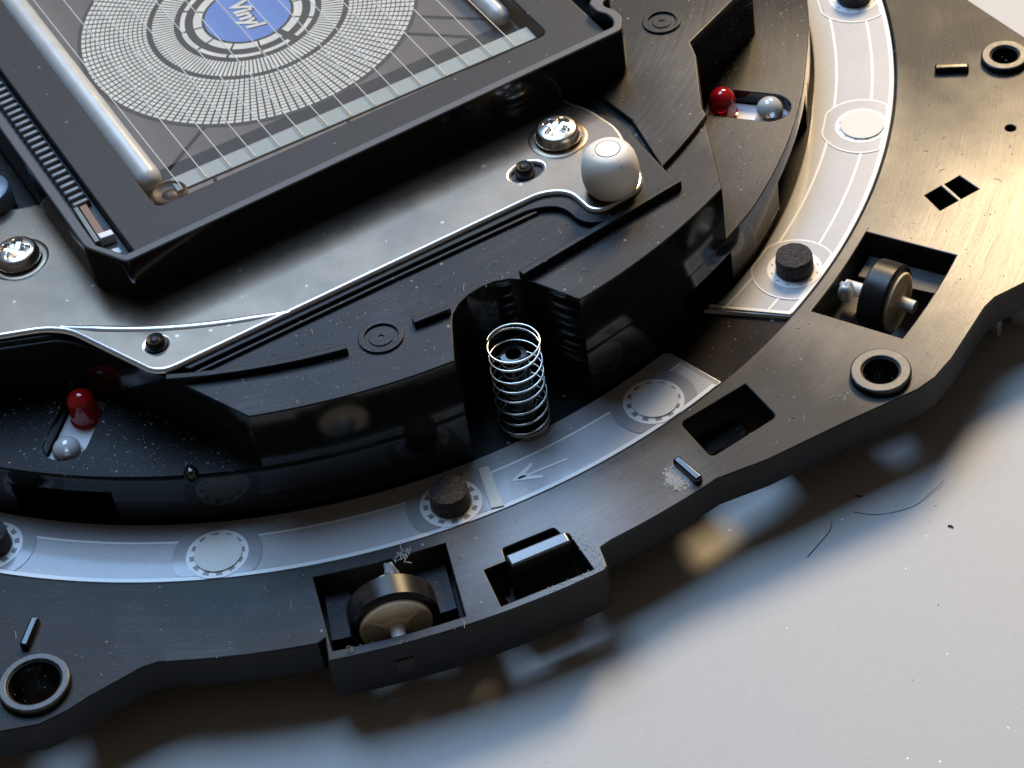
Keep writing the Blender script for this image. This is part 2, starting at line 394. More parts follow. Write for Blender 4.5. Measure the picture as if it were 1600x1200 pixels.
# outer outline of the rim, in device coordinates, counter-clockwise
rim = arc(7.9, -26.8, -180 + 33, 1.5)[:1]
rim = []
rim += [(-7.0, -3.6)] + [(-7.05, -4.3), (-6.75, -5.1), (-6.45, -5.75), (-6.1, -6.3), (-5.75, -6.58), (-5.43, -6.71), (-5.15, -6.72), (-4.93, -6.69), (-4.40, -6.67)]
rim += arc(7.94, -122.4, -112.0, 1.0) + [pol(7.89, -111.5)] + arc(8.16, -111.5, -93.2, 0.8)[0:] + [pol(8.12, -92.85), pol(7.9, -92.5)] + arc(7.88, -91.6, -83.0, 1.0)
rim += [(1.46, -7.90), (2.3, -7.94), (3.10, -8.0), (3.32, -7.97), (3.6, -7.86), (4.26, -7.50), (4.42, -7.45), (4.77, -7.46), (5.25, -7.45), (6.0, -6.9), (6.9, -5.9), (7.35, -5.1), (7.3, -4.7), (7.12, -4.45), (7.05, -3.56)]
rim += arc(7.9, -24, 207 - 0, 3.0)[:-1] if False else arc(7.9, -25, 206, 3.0)
pockA = [pol(7.16, -111.9), pol(7.16, -101.9), pol(8.06, -102.35), pol(8.06, -111.25)]
pockA = arc(7.16, -111.8, -101.9, 1.5) + arc(8.05, -102.5, -111.15, 1.5)
pockB = arc(7.15, -66.0, -56.1, 1.5) + arc(8.10, -56.4, -65.3, 1.5)
hole = rounded([(1.07, -7.03), (1.84, -6.97), (1.84, -7.49), (1.07, -7.56)], [0, 2, 3], 0.06)
latchp = rounded([(-1.34, -7.50), (-1.12, -7.53), (-1.08, -7.38), (-0.57, -7.44), (-0.56, -7.56), (-0.50, -7.57), (-0.53, -8.07), (-1.42, -7.95)], [2, 3, 5], 0.03)
dia1 = [(4.77, -5.85), (4.98, -5.84), (4.98, -6.11), (4.76, -6.12)]; dia2 = [(5.03, -5.84), (5.22, -5.83), (5.25, -6.10), (5.03, -6.108)]
EYE = [((2.93, -7.64), 0.29, 0.165), ((-5.29, -6.30), 0.33, 0.235), ((6.72, -4.63), 0.25, 0.135)]
eh = [circle(c[0], c[1], ri, 28) for c, ro, ri in EYE]
small = circle(6.08, -5.55, 0.05, 14)
inner_rim = arc(7.015, 0, 360, 1.5)[:-1]
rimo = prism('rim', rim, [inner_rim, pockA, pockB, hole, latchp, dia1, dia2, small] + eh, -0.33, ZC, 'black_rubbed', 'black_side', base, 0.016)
# deep skirt round the wheel pocket and latch
skirt = arc(8.155, -111.45, -93.2, 0.8) + [pol(8.10, -92.9)] + arc(8.10, -93.2, -111.2, 0.8)
prism('skirt', skirt, [], -0.50, -0.331, 'black_side', 'black_side', base, 0)
prism('skirt_end', frame_box(pol(7.6, -111.3), pol(8.14, -111.3), 0.03), [], -0.50, -0.331, 'black_side', 'black_side', base, 0)
# black block on the skirt, painting the shade inside a slot
nb = Vector(pol(8.155, -106.9)); tt = Vector((-nb.y, nb.x)).normalized(); rr = nb.normalized()
q0 = nb - tt * 0.085 - rr * 0.02; q1 = nb + tt * 0.085 - rr * 0.02
prism('slot_shade', [tuple(q0), tuple(q1), tuple(q1 + rr * 0.04), tuple(q0 + rr * 0.04)], [], -0.34, -0.17, 'dull_black', 'dull_black', base, 0.01)
# pocket floors and inner structures
prism('pocket_floor', arc(7.12, -112.2, -101.6, 1.5) + arc(8.09, -102, -111.4, 1.5), [arc(7.5, -109.2, -104.2, 1.5) + arc(8.0, -104.4, -109.2, 1.5)], -0.44, -0.335, 'black_ledge', 'pocket_inside', base, 0)
prism('pocket_floor', arc(7.12, -66.3, -55.8, 1.5) + arc(8.14, -56.2, -65.6, 1.5), [arc(7.36, -63.6, -58.6, 1.5) + arc(8.0, -58.6, -63.6, 1.5)], -0.44, -0.335, 'pocket_inside', 'pocket_inside', base, 0)
prism('pocket_shelf', arc(7.16, -111.4, -109.4, 1.0) + arc(7.75, -109.4, -111.3, 1.0), [], -0.334, -0.20, 'black_ledge', 'pocket_inside', base, 0.01)
prism('pocket_shelf', arc(7.16, -104.6, -102.2, 1.0) + arc(7.75, -102.6, -104.4, 1.0), [], -0.334, -0.20, 'black_ledge', 'pocket_inside', base, 0.01)
prism('pocket_shelf', arc(7.2, -59.2, -56.6, 1.0) + arc(8.05, -56.8, -58.8, 1.0), [], -0.334, -0.22, 'pocket_inside', 'pocket_inside', base, 0.01)
prism('hole_floor', [(1.12, -6.93), (1.69, -6.93), (1.69, -7.16), (1.12, -7.16)], [], -0.44, -0.335, 'black_ledge', 'pocket_inside', base, 0.01)
prism('latch', rounded([(-1.15, -7.60), (-0.57, -7.67), (-0.585, -7.80), (-1.165, -7.735)], None, 0.012, 3), [], -0.42, 0.20, 'latch_top', 'black_side', base, 0.018)
lo = bpy.data.objects['latch']
for v in lo.data.vertices:
    if v.co.z > 0.1: v.co.z += (v.co.y + 7.70 + 0.12 * (v.co.x + 0.86)) * 0.04
prism('latch_foot', [(-1.25, -7.50), (-1.10, -7.52), (-1.12, -7.86), (-1.22, -7.84)], [], -0.42, -0.334, 'pocket_inside', 'pocket_inside', base, 0)
# raised radial marks
for a, r0, r1 in ((-84.1, 7.46, 7.82), (-131.7, 7.50, 7.84), (-35.7, 7.42, 7.78)):
    b_ = frame_box(pol(r0, a), pol(r1, a), 0.042)
    prism('radial_mark', rounded(b_, None, 0.03, 3), [], ZC + 0.001, ZC + 0.075, 'black_gloss', 'black_gloss', base, 0.022)
# eyelet collars
for (c, ro, ri) in EYE:
    ec = prism('eyelet_collar', circle(c[0], c[1], ro, 40), [circle(c[0], c[1], ri + 0.012, 32)], ZC + 0.001, ZC + 0.075, 'worn_collar', 'black_side', base, 0.02)
    prism('eyelet_step', circle(c[0], c[1], ro - 0.06, 40), [circle(c[0], c[1], ri, 32)], ZC - 0.30, ZC + 0.055, 'black_side', 'black_gloss', ec, 0.01)
# floor of the ring channel and the drum that carries everything
prism('ring_floor', arc(7.03, 0, 360, 1.5)[:-1], [arc(5.6, 0, 360, 2)[:-1]], -0.40, -0.045, 'sheet', 'dull_black', base, 0)
prism('drum', arc(5.9, 0, 360, 3)[:-1], [], TZ, -0.402, 'dull_black', 'dull_black', base, 0)
# island: lower body, ledge, plateau
U = [(-0.725, -6.208), (-0.50, -5.76), (-0.44, -5.665), (-0.33, -5.58), (-0.20, -5.53), (-0.05, -5.51), (0.09, -5.525), (0.22, -5.58), (0.32, -5.68), (0.38, -5.77), (0.60, -6.217)]
RI = 6.25
def notch(a0, a1, depth): return [pol(RI, a0)] + [pol(RI - depth, a0)] + arc(RI - depth, a0, a1, 1.5) + [pol(RI - depth, a1)] + [pol(RI, a1)]
def rin(a):                     # the wall drifts inwards a little towards the right
    return RI if a < -62 else RI - 0.14 * min(1.0, (a + 62) / 22.0)
def wall(a0, a1): 
    n = max(2, int(abs(a1 - a0)) + 1)
    return [pol(rin(a0 + (a1 - a0) * i / (n - 1)), a0 + (a1 - a0) * i / (n - 1)) for i in range(n)]
body = wall(-175, -137.5) + notch(-137.4, -128.0, 0.9)[0:] + wall(-127.9, -97) + U + wall(-84, -73.0) + [pol(5.5, -73), pol(5.5, -66)] + wall(-66, -56.0) + [pol(5.3, -54)] + [pol(5.3, -43.0)] + wall(-43.0, -5)
prism('island_body', body + [(5.0, 0.5), (-5.0, 0.5)], [], -0.3, 0.42, 'dull_black', 'black_gloss', base, 0)
def slot(a):
    c0, c1 = pol(5.12, a), pol(5.86, a); d = Vector(pol(1, a)); n_ = Vector((-d.y, d.x)); hw = 0.215
    pts = [tuple(Vector(c0) - n_ * hw), ] + []
    end = [tuple(Vector(c1) + (n_ * math.sin(t_) * hw + d * math.cos(t_) * hw)) for t_ in [-math.pi / 2 + math.pi * i / 12 for i in range(13)]]
    return pts + end + [tuple(Vector(c0) + n_ * hw)]
LA, RA = -132.9, -47.8
ledge = wall(-175, -97) + U + wall(-84, -5) + [(5.0, 0.5), (-5.0, 0.5)]
prism('ledge', ledge, [slot(LA), slot(RA)], 0.421, 0.63, 'black_ledge', 'black_gloss', base, 0.012)
platL = [(-4.9, -2.2), (-4.62, -3.2), (-4.14, -3.46), (-3.62, -3.70), (-3.42, -3.95), (-2.97, -4.80), pol(RI, -114.4)]
platR = [pol(RI, -66.6), (2.93, -4.74), (3.36, -3.95), (3.45, -3.72), (4.20, -3.39), (4.50, -3.24), (4.60, -2.7), (4.9, -2.2)]
plateau = platL + arc(RI, -114.0, -97, 1.0) + U + arc(RI, -84, -67, 1.0) + platR + [(4.9, 0.3), (-4.9, 0.3)]
plateau = rounded(clean(plateau), [3, 4], 0.12)
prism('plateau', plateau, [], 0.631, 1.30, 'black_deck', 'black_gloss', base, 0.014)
# raised deck behind the step on the right, and its mirrored twin
deck = [(2.16, -5.22)] + arc(5.62, -67.2, -58.6, 1.0) + [(2.95, -4.68), (3.35, -3.96), (3.42, -3.74), (4.18, -3.42), (4.47, -3.26), (4.55, -2.7), (4.85, -2.2), (4.85, 0.2), (2.9, 0.2), (2.9, -3.2), (2.25, -3.95), (2.30, -4.40)]
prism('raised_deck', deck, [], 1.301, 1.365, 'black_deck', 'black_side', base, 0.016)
deckl = [(-4.85, 0.2), (-4.85, -2.2), (-4.58, -3.15), (-4.12, -3.42), (-3.66, -3.64), (-3.5, -3.2), (-3.5, 0.2)]
prism('raised_deck', deckl, [], 1.301, 1.345, 'black_deck', 'black_side', base, 0.012)
# shelf under the plate with its moulded lip
lip = rounded([(-2.78, -4.87), (-0.74, -4.89), (0.86, -4.92), (1.10, -5.06), (1.12, -5.34), (1.22, -5.47), (1.42, -5.53), (2.16, -5.44), (2.2, -4.3), (2.0, -3.9), (-2.9, -3.9), (-3.2, -4.3)], [2, 3, 4, 5], 0.15)
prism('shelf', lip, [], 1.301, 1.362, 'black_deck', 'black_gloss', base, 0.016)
prism('lip', [(-2.80, -4.93), (-0.74, -4.945), (0.88, -4.975), (0.88, -4.935), (-0.74, -4.905), (-2.74, -4.895)], [], 1.301, 1.335, 'black_deck', 'black_gloss', base, 0.01)
# thin ribs on the plateau
def arib(r0, r1, a0, a1): return arc(r0, a0, a1, 1.0) + arc(r1, a1, a0, 1.0)
prism('rib', arib(5.66, 5.73, -121.9, -104.9), [], 1.301, 1.375, 'black_deck', 'black_gloss', base, 0.012)
prism('rib', arib(5.61, 5.68, -98.3, -94.6), [], 1.301, 1.375, 'black_deck', 'black_gloss', base, 0.012)
prism('rib', frame_box((0.30, -5.66), (2.17, -5.45), 0.035), [], 1.3625, 1.40, 'black_deck', 'black_gloss', base, 0.012) if False else prism('rib', frame_box((0.30, -5.67), (2.17, -5.475), 0.035), [], 1.301, 1.40, 'black_deck', 'black_gloss', base, 0.012)
# ejector marks
def eject(x, y, ro, z, mat='black_deck'):
    o = prism('ejector_mark', circle(x, y, ro, 40), [circle(x, y, ro - 0.055, 36)], z, z + 0.022, mat, 'black_gloss', base, 0.008)
    prism('ejector_mark', circle(x, y, ro - 0.10, 36), [circle(x, y, 0.028, 16)], z, z + 0.010, mat, 'black_gloss', base, 0.004)
eject(-1.13, -5.53, 0.215, 1.301); eject(3.37, -3.28, 0.20, 1.366)
# spring pocket floor and the post inside the spring
prism('spring_floor', U + arc(6.28, -84.2, -96.7, 1.0), [], -0.1, -0.012, 'black_ledge', 'black_gloss', base, 0)
SPX, SPY = -0.095, -6.09
lathe('spring_post', [(0.145, -0.011), (0.135, 0.82), (0.125, 0.90), (0.075, 0.905), (0.068, 0.84), (0.066, 0.5), (0.001, 0.49)], 'black_gloss', base, (SPX, SPY, 0), 32)
# alignment pegs that stand through the plate
for x, y in ((1.045, -4.47), (-2.91, -4.44)):
    lathe('peg', [(0.095, 1.30), (0.095, 1.46), (0.08, 1.49), (0.05, 1.475), (0.03, 1.49), (0.002, 1.485)], 'black_rubbed', base, (x, y, 0), 24)
# the white carrier under each led slot
for a in (LA, RA):
    c = Vector(pol(5.5, a)); d = Vector(pol(1, a)); n_ = Vector((-d.y, d.x)); sgn = 1
    pr_ = [tuple(c + d * u + n_ * v) for u, v in ((-0.35, -0.20), (0.56, -0.20), (0.56, 0.20), (-0.35, 0.20))]
    prism('led_carrier', pr_, [], 0.422, 0.47, 'white_plastic', 'white_plastic', base, 0.01)
# small bead on the ledge edge
lathe('bead', [(0.075, 0.60), (0.07, 0.65), (0.045, 0.70), (0.002, 0.715)], 'black_gloss', base, (-3.17, -5.37, 0), 20)
tag_led = []
# ------------------------------------------------------------------ leds
def led(a, r, mat, ztop, label, tilt=0.0):
    x, y = pol(r, a); t = thing('led', label, 'led', (x, y, 0.47), 'leds in the ledge slots')
    rad = 0.14; cz = ztop - rad
    prof = [(rad * 1.12, 0.471), (rad * 1.12, 0.49), (rad, 0.495)] + [(rad, cz)] + [(rad * math.cos(R(u)), cz + rad * math.sin(R(u))) for u in range(10, 90, 10)] + [(0.002, ztop)]
    lathe('lens', prof, mat, t, (x, y, 0), 32)
    lathe('die_cup', [(0.05, 0.50), (0.06, 0.56), (0.035, 0.545), (0.002, 0.54)], 'screw_metal', t, (x, y, 0), 16)
    return t
led(LA, 5.38, 'led_red', 0.83, 'red led in the slot left of the island')
led(LA, 5.88, 'led_clear', 0.69, 'clear led in the slot left of the island')
led(RA, 5.36, 'led_red', 0.80, 'red led in the slot beside the white roller')
led(RA, 5.86, 'led_clear', 0.74, 'clear led in the slot at the right, next to the pale ring')

# ------------------------------------------------------------------ ring strips
def clampr(p, lo, hi):
    r = math.hypot(*p); k_ = min(max(r, lo), hi) / r; return (p[0] * k_, p[1] * k_)
def ring_strip(outline, label, marks, band, lines=(6.505,), pmat='patch', rim_only=False, fr0=None):
    t = thing('ring_strip', label, 'ring strip', (0, 0, -0.04), 'pale ring strips')
    prism('strip', outline, [], -0.044, 0.0, 'film', 'film_edge', t, 0.010)
    sheet('frosted_band', [[pol(rin(a) + 0.05, a) for a in range(-69, 151)] + arc(6.955, 150, -67.0, 1.0)] if fr0 else [band(lines[0] + 0.01, 6.955)], 0.003, 'frost', t)
    for rl in lines: sheet('printed_line', [band(rl, rl + 0.025)], 0.006, 'print_white', t)
    sheet('printed_line', [band(6.945, 6.988)], 0.006, 'film_edge', t)
    for kind, a in marks:
        x, y = pol(6.70, a)
        sheet('clear_patch', [[clampr(p, 6.33, 6.944) for p in circle(x, y, 0.425, 48)]], 0.009, pmat, t)
        if rim_only: sheet('patch_outline', [[clampr(p, 6.30, 6.95) for p in circle(x, y, 0.435, 48)], [clampr(p, 6.318, 6.932) for p in circle(x, y, 0.417, 48)]], 0.0095, 'print_white', t)
        pg = sheet('printed_gear', [[clampr(p, 6.35, 6.985) for p in circle(x, y, 0.295 if not rim_only else 0.275, 48)], circle(x, y, 0.20, 40)], 0.0115, 'print_white', t)
        teeth = []
        for j in range(12):
            u = j * 360 / 12 + 9
            teeth.append([(x + rr_ * math.cos(R(u + w_)), y + rr_ * math.sin(R(u + w_)), 0.0135) for rr_, w_ in (((0.215, -7), (0.262, -7), (0.262, 7), (0.215, 7)) if not rim_only else ((0.225, -4), (0.24, -4), (0.24, 4), (0.225, 4)))])
        quads('printed_teeth', [q for q in teeth if math.hypot(q[0][0], q[0][1]) < 6.93], 'print_dark', pg)['kind'] = 'stuff'
        if kind == 'dot':
            prism('sticker_dot', circle(x + 0.012, y, 0.228, 44), [], 0.010, 0.028, 'sticker', 'sticker', t, 0.004)
    return t
A_end = -76.2
def bandA(r0, r1): return arc(r0, -200, A_end - 0.5, 1.0) + arc(r1, A_end - 0.3, -200, 1.0)
outA = arc(6.285, -200, A_end - 0.9, 1.0) + [pol(6.30, A_end - 0.3), pol(6.36, A_end)] + arc(6.995, A_end + 0.2, -200, 1.0)
stA = ring_strip(outA, 'long bluish ring strip with printed arrow, sweeping from the left edge', [('pad', -138.2), ('dot', -119.2), ('pad', -100.2), ('dot', -81.2)], bandA)
def bandB(r0, r1): return arc(r0, -70.2 + (r0 - 6.2) * 4.2, 150, 1.0) + arc(r1, 150, -70.2 + (r1 - 6.2) * 4.2, 1.0)
outB = [pol(6.22, -70.3)] + wall(-69, -40)[0:0] + [pol(rin(a) + 0.03, a) for a in range(-69, 151)] + arc(6.995, 150, -67.2, 1.0)
stB = ring_strip(outB, 'pale warm lit ring strip curving up the right side', [('pad', -62.2), ('dot', -42.8), ('pad', -24.0)], bandB, (6.37, 6.75), 'frost', True, 'wall')
sheet('end_glow', [[pol(6.235, -69.9), pol(6.24, -69.55), pol(6.98, -66.7), pol(6.985, -67.05)]], 0.0145, 'film_edge', stB)  # pale line painting the glow of the cut film end
# arrow and cream patch on the long strip
ar = thing('x', '', '') if False else None
def to3(p, z): return [(x, y, z) for x, y in p]
shaft = frame_box((-0.02, -6.76), (-0.52, -6.70), 0.013)
head = [(-0.60, -6.69), (-0.34, -6.62), (-0.45, -6.705), (-0.34, -6.845)]
quads('printed_arrow', [to3(shaft, 0.0075), to3([(-0.60, -6.69), (-0.33, -6.60), (-0.32, -6.625), (-0.46, -6.705)], 0.0075), to3([(-0.60, -6.69), (-0.46, -6.70), (-0.31, -6.80), (-0.33, -6.83)], 0.0075)], 'print_white', stA)
prism('cream_strip', [pol(6.42, -96.9), pol(6.44, -96.0), pol(6.97, -96.6), pol(6.94, -97.6)], [], 0.0138, 0.022, 'cream_patch', 'cream_patch', stA, 0.003)
# foam pads
def pad(a, label, h=0.20):
    x, y = pol(6.70, a); rad = 0.185
    n = 40; V = []; prof = [(rad, 0.0136), (rad * 1.01, h * 0.5), (rad * 0.99, h - 0.015), (rad * 0.96, h), (rad * 0.6, h + 0.004), (rad * 0.3, h), (0.002, h + 0.003)]
    o = lathe('foam_pad', [(r_, z) for r_, z in prof], 'foam', None, (x, y, 0), n)
    for v in o.data.vertices: v.co += Vector((random.uniform(-1, 1), random.uniform(-1, 1), random.uniform(-1, 1))) * 0.004
    return tag(o, label, 'foam pad', 'foam pads on the ring strips')
pad(-138.2, 'black foam pad cut by the left edge of the photo')
pad(-100.2, 'fuzzy black foam pad on the bluish strip beside the cream patch and arrow')
pad(-62.2, 'black foam pad near the cut end of the right ring strip')
pad(-24.0, 'black foam pad on the pale strip, cut by the top edge')

# ------------------------------------------------------------------ metal plate
plate = thing('metal_plate', 'dull grey sheet metal plate under the display frame', 'metal plate', (0, 0, 1.365))
outl = [(-5.2, -2.9), (-4.08, -3.41), (-3.70, -3.58), (-3.52, -3.75), (-3.10, -4.72), (-2.98, -4.80), (-2.86, -4.81), (1.02, -4.84), (1.23, -4.97), (1.25, -5.32), (1.36, -5.42), (1.80, -5.38), (1.93, -5.24), (2.12, -4.46), (2.04, -4.03), (1.93, -3.82), (1.9, -2.0), (-3.02, -2.0), (-3.03, -1.86), (-3.2, -1.80), (-5.2, -0.9)]
outl = rounded(outl, [2, 3, 4, 5, 7, 8, 9, 10, 11, 12, 13, 14, 18], 0.13)
oval = [(1.06 + 0.17 * math.cos(R(u)), -4.47 + 0.115 * math.sin(R(u))) for u in range(0, 360, 15)]
gap = rounded([(-3.02, -1.95), (-2.9, -1.95), (-2.6, -3.3), (-2.8, -3.62), (-3.02, -3.30)], None, 0.04)
prism('sheet', outl, [oval, circle(-2.91, -4.44, 0.10, 20)], 1.366, 1.41, 'plate_metal', 'plate_edge', plate, 0.036)
# pressed fold, in the paler metal of the plate edge
def ridge(name, r, a0, a1, wdt, h, z, mat, parent):
    V, F = [], []; n = 60; k_ = 6
    for i in range(n + 1):
        a = a0 + (a1 - a0) * i / n; e = min(1, min(i, n - i) / 10)
        for j in range(k_ + 1):
            u = j / k_; V.append((*pol(r + (u - 0.5) * wdt * (0.3 + 0.7 * e), a), z + h * math.sin(math.pi * u) * e))
    for i in range(n):
        for j in range(k_): F.append((i * (k_ + 1) + j, (i + 1) * (k_ + 1) + j, (i + 1) * (k_ + 1) + j + 1, i * (k_ + 1) + j + 1))
    me = bpy.data.meshes.new(name); me.from_pydata(V, [], F); return link(name, me, [mat], parent, 60)
ridge('pressed_fold', 5.09, -134.5, -109.5, 0.085, 0.022, 1.4095, 'plate_edge', plate)
lathe('washer_ring', [(0.30, 1.4095), (0.285, 1.418), (0.24, 1.416), (0.2, 1.414), (0.002, 1.413)], 'plate_metal', plate, (1.56, -4.24, 0), 36)
lathe('washer_ring', [(0.30, 1.4095), (0.285, 1.418), (0.24, 1.416), (0.2, 1.414), (0.002, 1.413)], 'plate_metal', plate, (-3.53, -2.51, 0), 36)
# screws: domed head with a cross recess
def screw(x, y, ang, label, rad=0.225):
    V, F = [], []; n, k_ = 56, 18; z0 = 1.419
    for j in range(k_ + 1):
        r_ = rad * j / k_
        for i in range(n):
            a = 2 * math.pi * i / n; u = j / k_
            z = 0.105 + 0.055 * (1 - u ** 2) - (0.09 * max(0, (u - 0.86) / 0.14) ** 2 if u > 0.86 else 0)
            lx = r_ * math.cos(a - R(ang)); ly = r_ * math.sin(a - R(ang))
            w_ = 0.033
            cr = max(0, 1 - max(0, abs(ly) - w_) / 0.014) * max(0, 1 - max(0, abs(lx) - 0.125) / 0.02)
            cr = max(cr, max(0, 1 - max(0, abs(lx) - w_) / 0.014) * max(0, 1 - max(0, abs(ly) - 0.125) / 0.02))
            z -= 0.075 * min(1, cr) * (1 - 0.55 * min(1, u / 0.6))
            V.append((x + r_ * math.cos(a), y + r_ * math.sin(a), z0 + z))
    for j in range(k_):
        for i in range(n):
            i2 = (i + 1) % n; F.append((j * n + i, (j + 1) * n + i, (j + 1) * n + i2, j * n + i2))
    o0 = len(V)
    for rr_, z in ((rad * 1.02, 0.03), (rad * 0.97, 0.0)):
        for i in range(n):
            a = 2 * math.pi * i / n; V.append((x + rr_ * math.cos(a), y + rr_ * math.sin(a), z0 + z))
    for (b0, b1) in ((k_ * n, o0), (o0, o0 + n)):
        for i in range(n):
            i2 = (i + 1) % n; F.append((b0 + i, b1 + i, b1 + i2, b0 + i2))
    F.append(tuple(o0 + n + i for i in range(n))[::-1])
    me = bpy.data.meshes.new('screw'); me.from_pydata(V, [], F)
    return tag(link('screw', me, ['screw_metal'], None, 45), label, 'screw', 'cross head screws in the metal plate')
screw(1.56, -4.24, 20, 'shiny cross head screw next to the white roller')
screw(-3.53, -2.51, 50, 'shiny cross head screw at the left edge of the metal plate')
# roller
ro = thing('guide_roller', 'white nylon barrel roller on the corner of the metal plate', 'roller', (1.6, -5.19, 1.41))
lathe('barrel', [(0.19, 1.415), (0.230, 1.430), (0.258, 1.475), (0.274, 1.55), (0.278, 1.63), (0.271, 1.71), (0.254, 1.785), (0.227, 1.84), (0.192, 1.875), (0.16, 1.890), (0.124, 1.894), (0.122, 1.88)], 'nylon', ro, (1.6, -5.19, 0), 56, sharp=50)
lathe('pin', [(0.117, 1.45), (0.117, 1.892), (0.112, 1.898), (0.002, 1.899)], 'pin_brass', ro, (1.6, -5.19, 0), 32)
# spring
turns, z0, z1 = 9.0, -0.005, 1.06; pts = []
for i in range(int(turns * 40) + 1):
    u = i / (turns * 40)
    tt_ = turns * u
    if tt_ < 1.2: z = 0.02 + tt_ * 0.028
    elif tt_ > turns - 1.1: z = z1 - (turns - tt_) * 0.045
    else: z = 0.0536 + (tt_ - 1.2) / (turns - 2.3) * (z1 - 0.0495 - 0.0536)
    a = 2 * math.pi * tt_ + 2.4; z += 0.012 * math.sin(1.7 * tt_ + 0.6)
    rs_ = 0.245 + 0.004 * math.sin(2.3 * tt_)
    pts.append((SPX + rs_ * math.cos(a) + 0.012 * z, SPY + rs_ * math.sin(a) - 0.01 * z, z))
tag(tube('coil_spring', pts, 0.0115, 'spring_steel', None, 8), 'upright steel coil spring standing in the rounded recess', 'spring')

# ------------------------------------------------------------------ rollers (wheels) in the pockets
def wheel(a, rc, zc, label, rad=0.41):
    c = Vector((*pol(rc, a), zc)); ax = Vector((*pol(1, a), 0))
    rot = ax.to_track_quat('Z', 'Y').to_matrix()
    t = thing('pinch_wheel', label, 'wheel', c, 'rubber tyred wheels in the rim pockets')
    lathe('tyre', [(rad * 0.80, -0.13), (rad * 0.93, -0.135), (rad, -0.11), (rad * 1.005, 0.0), (rad, 0.11), (rad * 0.93, 0.135), (rad * 0.80, 0.13), (rad * 0.80, -0.13)], 'rubber', t, c, 56, rot=rot, caps=False)
    hb = lathe('hub', [(0.002, -0.12), (rad * 0.6, -0.12), (rad * 0.79, -0.145), (rad * 0.815, -0.14), (rad * 0.815, 0.15), (rad * 0.79, 0.165), (rad * 0.74, 0.16), (rad * 0.72, 0.145), (rad * 0.3, 0.14), (rad * 0.26, 0.18), (0.002, 0.18)], 'hub_cream', t, c, 48, rot=rot)
    for j in range(3):
        an = R(j * 120 + 30); e1 = rot @ Vector((math.cos(an), math.sin(an), 0)); e2 = rot @ Vector((-math.sin(an), math.cos(an), 0))
        V, F = [], []
        for s_, hgt in ((0.10, 0.185), (rad * 0.70, 0.150)):
            for q_, w_ in ((-1, 0.014), (1, 0.014)):
                for zz in (0.13, hgt): V.append(tuple(c + e1 * s_ + e2 * q_ * w_ + ax * zz))
        F = [(0, 1, 5, 4), (2, 6, 7, 3), (1, 3, 7, 5), (4, 5, 7, 6), (0, 2, 3, 1)]
        me = bpy.data.meshes.new('hub_rib'); me.from_pydata(V, [], F); link('hub_rib', me, ['hub_cream'], hb)
    lathe('axle', [(0.002, -0.42), (0.07, -0.42), (0.075, -0.2), (0.085, 0.17), (0.07, 0.22), (0.065, 0.33), (0.002, 0.34)], 'axle_white', t, c, 24, rot=rot)
    return t
wheel(-106.85, 7.72, -0.06, 'rubber tyred wheel in the pocket on the near rim, hub facing out')
wheel(-61.3, 7.62, -0.12, 'rubber tyred wheel in the right hand pocket, seen edge on', 0.375)
# grease and lint by the wheels
def blob(name, c, r, mat, label, cat):
    bm = bmesh.new(); bmesh.ops.create_icosphere(bm, subdivisions=3, radius=1)
    for v in bm.verts:
        k_ = 1 + 0.25 * math.sin(5 * v.co.x + c[0] * 9) * math.cos(4 * v.co.y) + random.uniform(-.04, .04)
        v.co = Vector((v.co.x * r[0] * k_, v.co.y * r[1] * k_, v.co.z * r[2] * k_)) + Vector(c)
    me = bpy.data.meshes.new(name); bm.to_mesh(me); bm.free()
    return tag(link(name, me, [mat], None, 80), label, cat)
bx_, by_ = pol(7.27, -62.2); blob('grease_blob', (bx_, by_, -0.07), (0.085, 0.08, 0.11), 'grease', 'glassy blob of grease on the inner end of the right wheel axle', 'grease')
bx_, by_ = pol(7.33, -106.2); blob('grease_blob', (bx_, by_, 0.02), (0.06, 0.10, 0.13), 'grease', 'whitish grease smear behind the near wheel', 'grease')
def lint(cx, cy, cz, n, spread, label, mat='lint', rad=0.0035):
    V, F = [], []
    me_pts = []
    for _ in range(n):
        p = Vector((cx + random.gauss(0, spread), cy + random.gauss(0, spread), cz + abs(random.gauss(0, spread * 0.35))))
        d = Vector((random.uniform(-1, 1), random.uniform(-1, 1), random.uniform(-.3, .5))).normalized(); L = random.uniform(0.02, 0.10)
        seg = [p + d * L * s_ + Vector((random.uniform(-1, 1), random.uniform(-1, 1), random.uniform(-.5, 1))) * 0.02 * s_ for s_ in (0, .35, .7, 1)]
        o = len(V)
        for q in seg:
            for k_ in range(3):
                an = 2 * math.pi * k_ / 3; V.append((q.x + rad * math.cos(an), q.y + rad * math.sin(an), q.z + rad * math.sin(an + 1)))
        for j in range(3):
            for k_ in range(3):
                k2 = (k_ + 1) % 3; F.append((o + j * 3 + k_, o + j * 3 + k2, o + j * 3 + 3 + k2, o + j * 3 + 3 + k_))
    me = bpy.data.meshes.new('lint'); me.from_pydata(V, [], F)
    o = tag(link('lint', me, [mat], None, 80), label, 'lint'); o['kind'] = 'stuff'; return o
lx, ly = pol(7.16, -104.9); lint(lx, ly, 0.03, 18, 0.03, 'tuft of pale lint on the inner edge of the near wheel pocket')
lx, ly = pol(8.08, -110.0); lint(lx, ly, 0.033, 9, 0.016, 'dark fluff at the corner of the near wheel pocket', 'dust')
